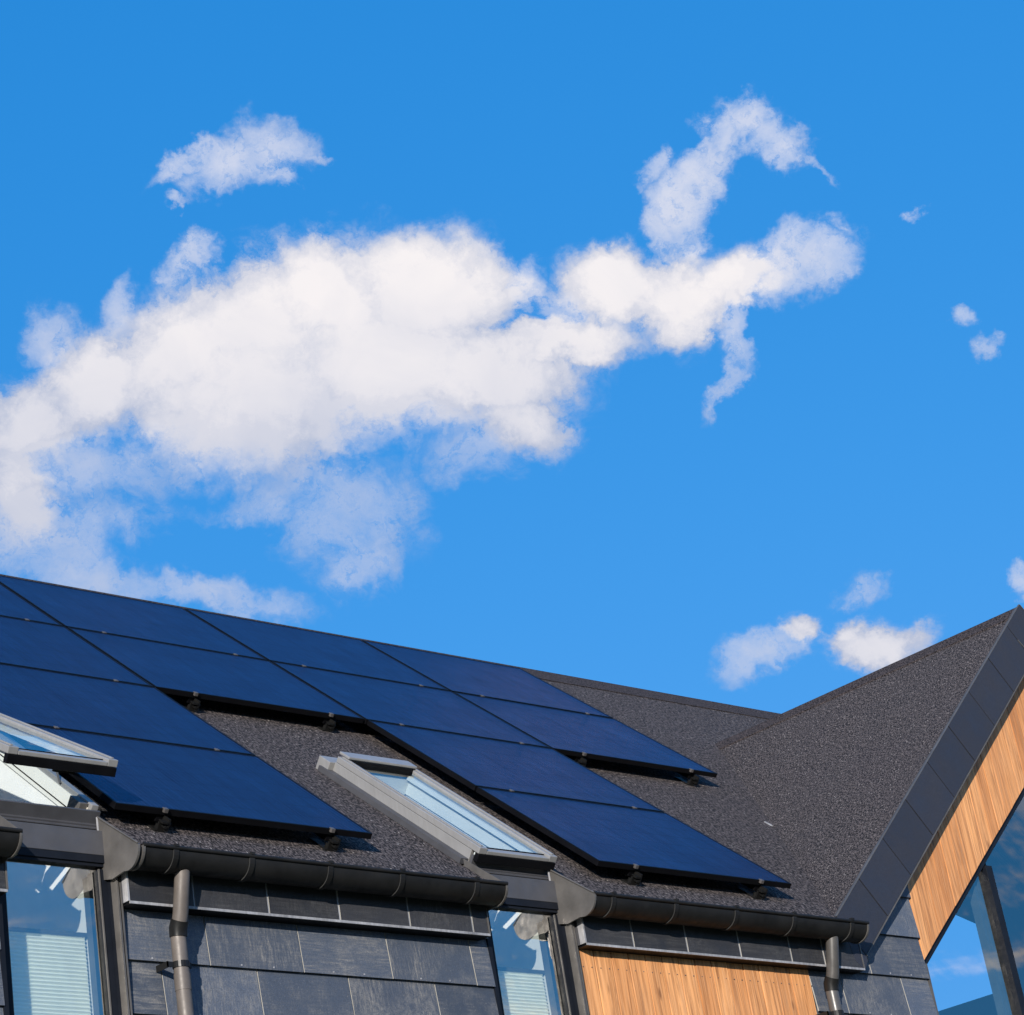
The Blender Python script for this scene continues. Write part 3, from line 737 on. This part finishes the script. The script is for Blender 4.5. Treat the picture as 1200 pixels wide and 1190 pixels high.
# ---- windows in the wall
def window(xa, xb, lab):
    w = hp(MB().box(xa, xa+0.05, 0.022, 0.12, -2.9, -0.352)
              .box(xb-0.05, xb, 0.022, 0.12, -2.9, -0.352)
              .box(xa+0.051, xb-0.051, 0.022, 0.12, -2.9, -2.84), 'window', M['frame_dark'], label=lab)
    sub(MB().box(xa, xb, 0.014, 0.070, -0.342, -0.290), 'frame_head', M['frame_dark'], w)
    sub(MB().box(xb-0.056, xb-0.048, 0.014, 0.0215, -2.9, -0.355), 'glazing_bead', M['zinc'], w)
    pm = MB(); pm.v = [(xa+0.049,0.046,-2.842),(xb-0.049,0.046,-2.842),(xb-0.049,0.046,-0.340),(xa+0.049,0.046,-0.340)]; pm.f=[[0,1,2,3]]; pm.mi=[0]
    sub(pm, 'pane', M['glass'], w)
    # pleated blind
    bl = MB(); z = -0.66; k = 0; yb = 0.185
    pts = []
    while z > -2.8:
        pts.append((z, yb if k % 2 == 0 else yb+0.010)); z -= 0.010; k += 1
    for (z_, y_) in pts: bl.v += [(xa+0.052, y_, z_), (xb-0.052, y_, z_)]
    for i in range(len(pts)-1): bl.f.append([2*i, 2*i+1, 2*i+3, 2*i+2]); bl.mi.append(0)
    B = sub(bl, 'blind', M['blind'], w)
    B['kind'] = 'stuff'
    sub(MB().box(xa+0.005, xb-0.005, 0.18, 0.205, -0.66, -0.638), 'head_rail', M['zinc'], w)
    # white lining boards of the opening inside
    for xx in (xa-0.075, xb-0.034):
        mm = lambda y: main_z(y) - 0.036/CT
        sub(MB().poly([(xx, 0.122, -2.9), (xx, 1.50, -2.9), (xx, 1.50, mm(1.50)), (xx, 0.122, mm(0.122))], (0.020, 0, 0)), 'side_lining', M['plaster'], w)
    sub(MB().box(xb-0.047, xb-0.001, 0.1205, 0.175, -2.88, -0.36), 'inner_frame', M['zinc'], w)
    return w
window(a[0], a[1], 'tall dark framed window under the open roof window')
window(b2[0], b2[1], 'tall dark framed window under the closed roof window')
for (xa, xb) in WX:
    up = hp(MB().box(xa, xb+0.012, 0.0, 0.010, -0.286, -0.155).poly([RP(xa,-0.05,-0.125), RP(xb+0.012,-0.05,-0.125), RP(xb+0.012,-0.015,-0.125), RP(xa,-0.015,-0.125)], (0,0.004,-0.008)), 'apron_sheet', M['anthracite'], bevel=0.003)
    hp(MB().box(xa, xb+0.012, 0.003, 0.013, -0.325, -0.2865), 'frame_cover', M['frame_dark'])

# ---- roof windows
def roof_window(xa, xb, opened, lab):
    u0, u1 = SKU
    t = 0.062
    fr = MB()
    # side upstands, head and foot of the outer cladding
    fr.rbox(xa+0.004, xa+0.030, u0+0.019, u1+0.03, RO-0.03, -0.028).rbox(xb-0.045, xb-0.004, u0+0.019, u1+0.03, RO-0.03, -0.028)
    fr.rbox(xa+0.046, xb-0.046, u1-0.03, u1+0.03, RO-0.17, -0.030)
    W_ = hp(fr, 'roof_window', M['sky_grey'], label=lab, bevel=0.003)
    sub(MB().rbox(xa+0.003, xb-0.003, u0-0.012, u0+0.006, RO-0.01, -0.050).rbox(xa+0.003, xb+0.010, u0-0.036, u0-0.0125, RO-0.045, RO+0.004), 'frame_foot', M['anthracite'], W_, bevel=0.001)
    sub(MB().rbox(xa-0.035, xb+0.03, u1+0.031, u1+0.15, RO-0.02, -0.035), 'head_cover', M['sky_grey'], W_, bevel=0.004)
    sub(MB().rbox(xa-0.055, xa+0.002, u0+0.02, u1+0.10, RO+0.002, RO+0.036), 'flashing', M['anthracite'], W_)
    sub(MB().rbox(xb-0.002, xb+0.045, u0+0.02, u1+0.10, RO-0.01, RO+0.010), 'flashing', M['anthracite'], W_)
    # white timber lining of the shaft
    sub(MB().rbox(xa+0.0305, xa+0.035, u0+0.046, u1-0.03, RO-0.03, -0.055), 'white_lining', M['white'], W_)
    sub(MB().rbox(xb-0.052, xb-0.046, u0+0.046, u1-0.03, RO-0.03, -0.055), 'white_lining', M['white'], W_)
    sub(MB().rbox(xb-0.0455, xb-0.0025, u0+0.046, u1-0.03, RO-0.034, RO-0.031), 'white_lining', M['white'], W_)
    sub(MB().rbox(xa+0.053, xb-0.053, u1-0.046, u1-0.031, RO-0.17, -0.055), 'white_lining', M['white'], W_)
    if opened > 0: sub(MB().rbox(xb-0.0545, xb-0.0525, u0+0.07, u1-0.05, -0.128, -0.122), 'lining_seal', M['black'], W_)
    # sash on its top hinge
    hinge = Vector(RP(0, u1, 0))
    S = empty('sash_pivot') if False else None
    def SF(x, u, o):
        # u measured along the sash from the hinge, rotated about the hinge by the opening angle
        A = TH - opened
        d = u - u1
        c_, s_ = cos(A), sin(A)
        return (x, hinge.y + d*c_ - o*s_, hinge.z + d*s_ + o*c_)
    s = MB()
    ua, ub = u0-0.045, u1+0.02
    o0, o1 = -0.026, 0.012
    s.rbox(xa+0.002, xa+t, ua, ub, o0, o1, F=SF).rbox(xb-t, xb-0.002, ua, ub, o0, o1, F=SF)
    s.rbox(xa+t+0.001, xb-t-0.001, ub-0.07, ub, o0, o1+0.006, F=SF).rbox(xa+t+0.001, xb-t-0.001, ua, ua+0.05, o0, o1-0.016, F=SF)
    sash = sub(s, 'sash', M['sky_grey'], W_, bevel=0.004)
    # stepped glazing covers
    sub(MB().rbox(xa+0.022, xa+0.034, ua+0.02, ub-0.02, o1+0.001, o1+0.008, F=SF).rbox(xb-0.034, xb-0.022, ua+0.02, ub-0.02, o1+0.001, o1+0.008, F=SF), 'cover_rib', M['sky_grey'], W_)
    sub(MB().rbox(xa+0.004, xb-0.004, ua-0.004, ua+0.03, o0-0.050, o0-0.002, F=SF), 'sash_bottom_rail', M['black'], W_, bevel=0.003)
    sub(MB().rbox(xa+0.03, xb-0.03, ub-0.075, ub+0.03, o1+0.010, o1+0.026, F=SF), 'top_hood', M['sky_grey'], W_, bevel=0.004)
    sub(MB().rbox(xa+t+0.001, xb-t-0.001, ub-0.085, ub-0.071, o0, o1+0.004, F=SF), 'gasket', M['black'], W_)
    sub(MB().rbox(xa+t+0.001, xb-t-0.001, ua+0.051, ua+0.058, o0, o1-0.012, F=SF), 'gasket', M['black'], W_)
    # inner sash frame (timber, white) seen from below when open
    sub(MB().rbox(xa+0.05, xa+t+0.005, ua+0.05, ub-0.07, o0-0.02, o0-0.001, F=SF).rbox(xb-t-0.02, xb-0.05, ua+0.05, ub-0.07, o0-0.03, o0-0.001, F=SF), 'inner_frame', M['white'], W_)
    g = MB(); g.v = [SF(xa+t-0.002, ua+0.045, o1-0.014), SF(xb-t+0.002, ua+0.045, o1-0.014), SF(xb-t+0.002, ub-0.068, o1-0.014), SF(xa+t-0.002, ub-0.068, o1-0.014)]
    g.f = [[0,1,2,3]]; g.mi = [0]
    sub(g, 'pane', M['glass_roof'], W_)
    if opened > 0:
        for xx in (xa+0.055, xb-0.055):
            p0 = Vector(RP(xx, 0.35, -0.04)); p1 = Vector(SF(xx, 0.55, o0-0.01))
            sub(MB().tube([p0, p1], 0.006, 8), 'stay', M['zinc'], W_)
        sub(MB().rbox((xa+xb)/2-0.02, (xa+xb)/2+0.10, ua+0.03, ua+0.05, o0-0.066, o0-0.046, F=SF), 'catch', M['gutter'], W_)
        sub(MB().rbox(xb-0.10, xb-0.048, u0+0.05, u0+0.16, -0.10, -0.035), 'corner_bracket', M['zinc'], W_, bevel=0.004)
    return W_
roof_window(a[0], a[1], radians(9.0), 'roof window propped open, white lining showing below its sash')
roof_window(b2[0], b2[1], 0.0, 'closed grey roof window between two solar panel blocks')

# ---- rooms behind the windows, so that glass shows a real interior
room = MB()
room.box(-6.9, 3.55, 2.10, 2.16, -2.9, 1.20)
room.box(3.60, 3.66, 0.26, 2.6, -2.9, -0.45)
room.box(-0.35, -0.29, 0.26, 2.09, -2.9, 1.0) if False else None
room.box(-6.9, 9.65, 0.26, 8.2, -3.02, -2.92)
inner = hp(room, 'partition', M['plaster'])
def lin(pts): 
    L = MB(); L.poly([RP(x, u, RO-0.034) for x, u in pts], -NV*0.008); return L
for pts in ([(-6.9,0.30),(a[0]-0.06,0.30),(a[0]-0.06,3.0),(-6.9,3.0)], [(a[0],1.5),(a[1],1.5),(a[1],3.0),(a[0],3.0)],
            [(a[1],0.30),(b2[0]-0.06,0.30),(b2[0]-0.06,3.0),(a[1],3.0)], [(b2[0],1.5),(b2[1],1.5),(b2[1],3.0),(b2[0],3.0)], [(b2[1],0.30),(3.6,0.30),(3.6,3.0),(b2[1],3.0)]):
    sub(lin(pts), 'ceiling_board', M['plaster'], inner)

# ---- glazed gable wall
gw = MB()
fw = 0.055
# sloping head members under the timber
for sgn in (-1, 1):
    X0 = 4.622 if sgn < 0 else 2*GX-4.622
    gw.poly([(X0, 0.016, wbot(X0)-0.004), (GX, 0.016, wbot(GX)-0.004), (GX, 0.016, wbot(GX)-0.07), (X0, 0.016, wbot(X0)-0.07)], (0, 0.07, 0))
frame_g = hp(gw, 'gable_window', M['frame_dark'], label='tall glazed gable wall with sloping head and dark mullions')
sub(MB().box(4.616, 4.634, -0.016, 0.10, -2.9, wbot(4.622)-0.03), 'jamb_trim', M['zinc'], frame_g)
sub(MB().box(4.635, 4.662, 0.010, 0.08, -2.9, wbot(4.64)-0.08), 'jamb', M['frame_dark'], frame_g)
sub(MB().box(2*GX-4.662, 2*GX-4.63, 0.010, 0.08, -2.9, wbot(4.64)-0.08), 'jamb', M['frame_dark'], frame_g)
mx_ = [5.60, GX, 2*GX-5.60]
for x in mx_:
    sub(MB().box(x-0.035, x+0.035, 0.005, 0.075, -2.9, wbot(x-0.035)-0.072), 'mullion', M['frame_dark'], frame_g, bevel=0.003)
sub(MB().box(4.64, 2*GX-4.64, 0.012, 0.078, -2.9, -2.83), 'sill', M['frame_dark'], frame_g)
xs_ = [4.655] + mx_ + [2*GX-4.655]
for i in range(4):
    p0, p1 = xs_[i]+ (0.03 if i else 0), xs_[i+1]-(0.03 if i < 3 else 0)
    g = MB(); g.v = [(p0, 0.045, -2.84), (p1, 0.045, -2.84), (p1, 0.045, wbot(p1)-0.05), (p0, 0.045, wbot(p0)-0.05)]; g.f = [[0,1,2,3]]; g.mi = [0]
    sub(g, 'pane', M['glass_gable'], frame_g)
# inner sash stile against the first mullion, seen through the pane
sub(MB().box(5.50, 5.535, 0.06, 0.12, -2.8, wbot(5.51)-0.1).box(5.455, 5.475, 0.06, 0.12, -2.8, wbot(5.46)-0.1), 'inner_stile', M['zinc'], frame_g)
# room behind the gable: dark walls
rm = MB()
rm.box(3.70, 3.76, 0.26, 4.0, -2.9, -0.30)
rm.box(3.77, 9.65, 5.2, 5.26, -2.9, 2.2)
hp(rm, 'gable_room_wall', M['anthracite'])
ew = hp(MB().poly([(9.74, 3.062, 0.44), (9.74, 3.10, 0.47), (9.74, 3.10, 1.05), (9.74, 3.062, 1.07)], (0.08, 0, 0)), 'end_wall_window', M['frame_dark'])
# ---- downpipes
def downpipe(x, clips, pm='pipe'):
    d = hp(MB().tube([(x, GY+0.0, -0.372), (x, GY+0.002, -0.42), (x, -0.150, -0.60), (x, -0.128, -0.655)], [0.045,0.040,0.040,0.040], 20), 'downpipe', M[pm], smooth=True)
    sub(MB().tube([(x, -0.136, -0.635), (x, -0.115, -0.672), (x, -0.110, -0.715)], [0.0455, 0.047, 0.0455], 20), 'elbow', M['pipe_dark'], d, smooth=True)
    sub(MB().tube([(x, -0.110, -0.70), (x, -0.110, -5.5)], 0.040, 20), 'lower_pipe', M[pm], d, smooth=True)
    for z in clips:
        c = MB().tube([(x, -0.110, z-0.016), (x, -0.110, z+0.016)], 0.0445, 20)
        c.box(x-0.085, x-0.042, -0.112, -0.106, z-0.014, z+0.014)
        c.box(x-0.085, x-0.078, -0.112, -0.012, z-0.016, z+0.016)
        c.box(x+0.040, x+0.060, -0.118, -0.102, z-0.014, z+0.014)
        sub(c, 'pipe_clip', M['pipe_dark'], d)
        sub(MB().tube([(x, -0.110, z-0.13), (x, -0.110, z-0.045)], 0.0425, 20), 'socket', M[pm], d, smooth=True) if z > -1.5 else None
    return d
downpipe(-1.505, [-0.86, -2.6])
downpipe(3.492, [-0.86, -2.6], 'pipe_grey')

# ------------------------------------------------------------------ solar panels and rails
PW, PH = 1.74, 1.2273
CLX = [-1.43, -0.29, 0.31, 1.43, 2.06, 3.18, 3.77, 4.95]
def make_panel():
    r = empty('solar_panel')
    w, h = PW-0.02, PH-0.02
    f = MB()
    for (xa, xb, ya, yb) in ((0,w,0,0.013),(0,w,h-0.013,h),(0,0.013,0.0135,h-0.0135),(w-0.013,w,0.0135,h-0.0135)):
        f.box(xa, xb, ya, yb, -0.035, 0)
    f.build('frame', M['black'], r, bevel=0.0008)
    MB().box(0.012, w-0.012, 0.012, h-0.012, -0.010, -0.002).build('cell_sheet', M['cells'], r)
    for cx_ in (0.31, 1.43):
        MB().box(cx_-0.013, cx_+0.013, -0.018, 0.010, -0.018, 0.005).build('clamp', M['clamp'], r, bevel=0.002)
    return r
def copy_panel(p):
    c = link_copy(p)
    for ch in p.children: link_copy(ch, c)
    return c
layout = [
 (0,-1,'top row solar panel cut by the left edge of the photo, touching the skyline'),
 (0,0,'solar panel in the top row along the ridge, second from the left'),
 (0,1,'solar panel in the top row along the ridge, second from the right'),
 (0,2,'rightmost solar panel of the top row, its right edge beside bare felt'),
 (1,-1,'solar panel in the second row cut by the left edge of the photo'),
 (1,0,'second row solar panel directly above the bare felt gap with the closed roof window'),
 (1,1,'solar panel in the second row, between the ones over the two gaps'),
 (1,2,'solar panel at the right end of the second row, free lower edge over felt'),
 (2,-1,'upper solar panel of the left lower block, above the open roof window'),
 (3,-1,'lower solar panel of the left lower block, right beside the open roof window'),
 (2,1,'upper solar panel of the right lower block, uphill of the timber clad wall'),
 (3,1,'lowest right solar panel, just above the gutter over the timber panel'),
]
proto = make_panel()
for i, (r, c, lab) in enumerate(layout):
    p = proto if i == 0 else copy_panel(proto)
    p.location = RP(c*PW+0.01, (3-r)*PH + 0.01, random.uniform(-0.001, 0.001))
    p.rotation_euler = (TH, 0, 0)
    p['label'] = lab; p['category'] = 'solar panel'; p['group'] = 'black solar panels on the roof slope'

def make_rail(x, u_lo, lab):
    r = empty('mounting_rail', RP(x, u_lo, RO))
    r.rotation_euler = (TH, 0, 0)
    L = 4*PH - u_lo
    MB().box(-0.02, 0.02, 0.02, L, 0.043, 0.0845).build('rail', M['black'], r)
    hk = MB()
    def hook(y):
        hk.box(-0.030, 0.030, y, y+0.16, 0.0, 0.010)
        hk.box(-0.018, 0.018, y, y+0.012, 0.010, 0.060)
        hk.box(-0.018, 0.018, y-0.03, y+0.012, 0.055, 0.066)
        hk.box(0.021, 0.033, y-0.025, y+0.05, 0.012, 0.082)
        hk.tube([(0.0, y+0.03, 0.01), (0.0, y+0.03, 0.035)], 0.014, 8)
        hk.tube([(0.033, y, 0.050), (0.052, y, 0.050)], 0.011, 6)
        hk.tube([(0.01, y-0.03, 0.035), (0.01, y+0.02, 0.040)], 0.010, 6)
    hook(-0.015)
    hk.build('roof_hook', M['pipe_dark'], r)
    y = 1.0
    while y < L:
        MB().box(-0.018, 0.018, y, y+0.1, 0.0, 0.042).build('roof_hook', M['pipe_dark'], r); y += 1.1
    r['label'] = lab; r['category'] = 'rail'; r['group'] = 'mounting rails under the solar panels'
where = ['left rail under the lower left solar panel, its hook above the left downpipe',
         'right rail under the lower left solar panel, hook near that panel\'s lower right corner',
         'rail whose hook shows at the left of the bare felt above the closed roof window',
         'rail whose hook shows right above the upper end of the closed roof window',
         'rail with its hook under the lowest right solar panel, nearest the closed roof window',
         'rail with its hook near the lower right corner of the lowest right solar panel',
         'left rail under the right end panel of the second row, hook beside a panel corner',
         'right rail under the right end panel of the second row, hook on open felt']
for i, x in enumerate(CLX):
    lo = 0.0 if i in (0,1,4,5) else 2*PH
    make_rail(x, lo, where[i])

# small pale chip lying on the felt below the gable valley
ch = MB().rbox(-0.007, 0.007, -0.04, 0.04, 0.0, 0.008).build('timber_chip', M['trim'])
ch.location = RP(5.05, 1.70, RO); ch['label'] = 'small pale sliver lying loose on the dark felt in the valley'; ch['category'] = 'debris'
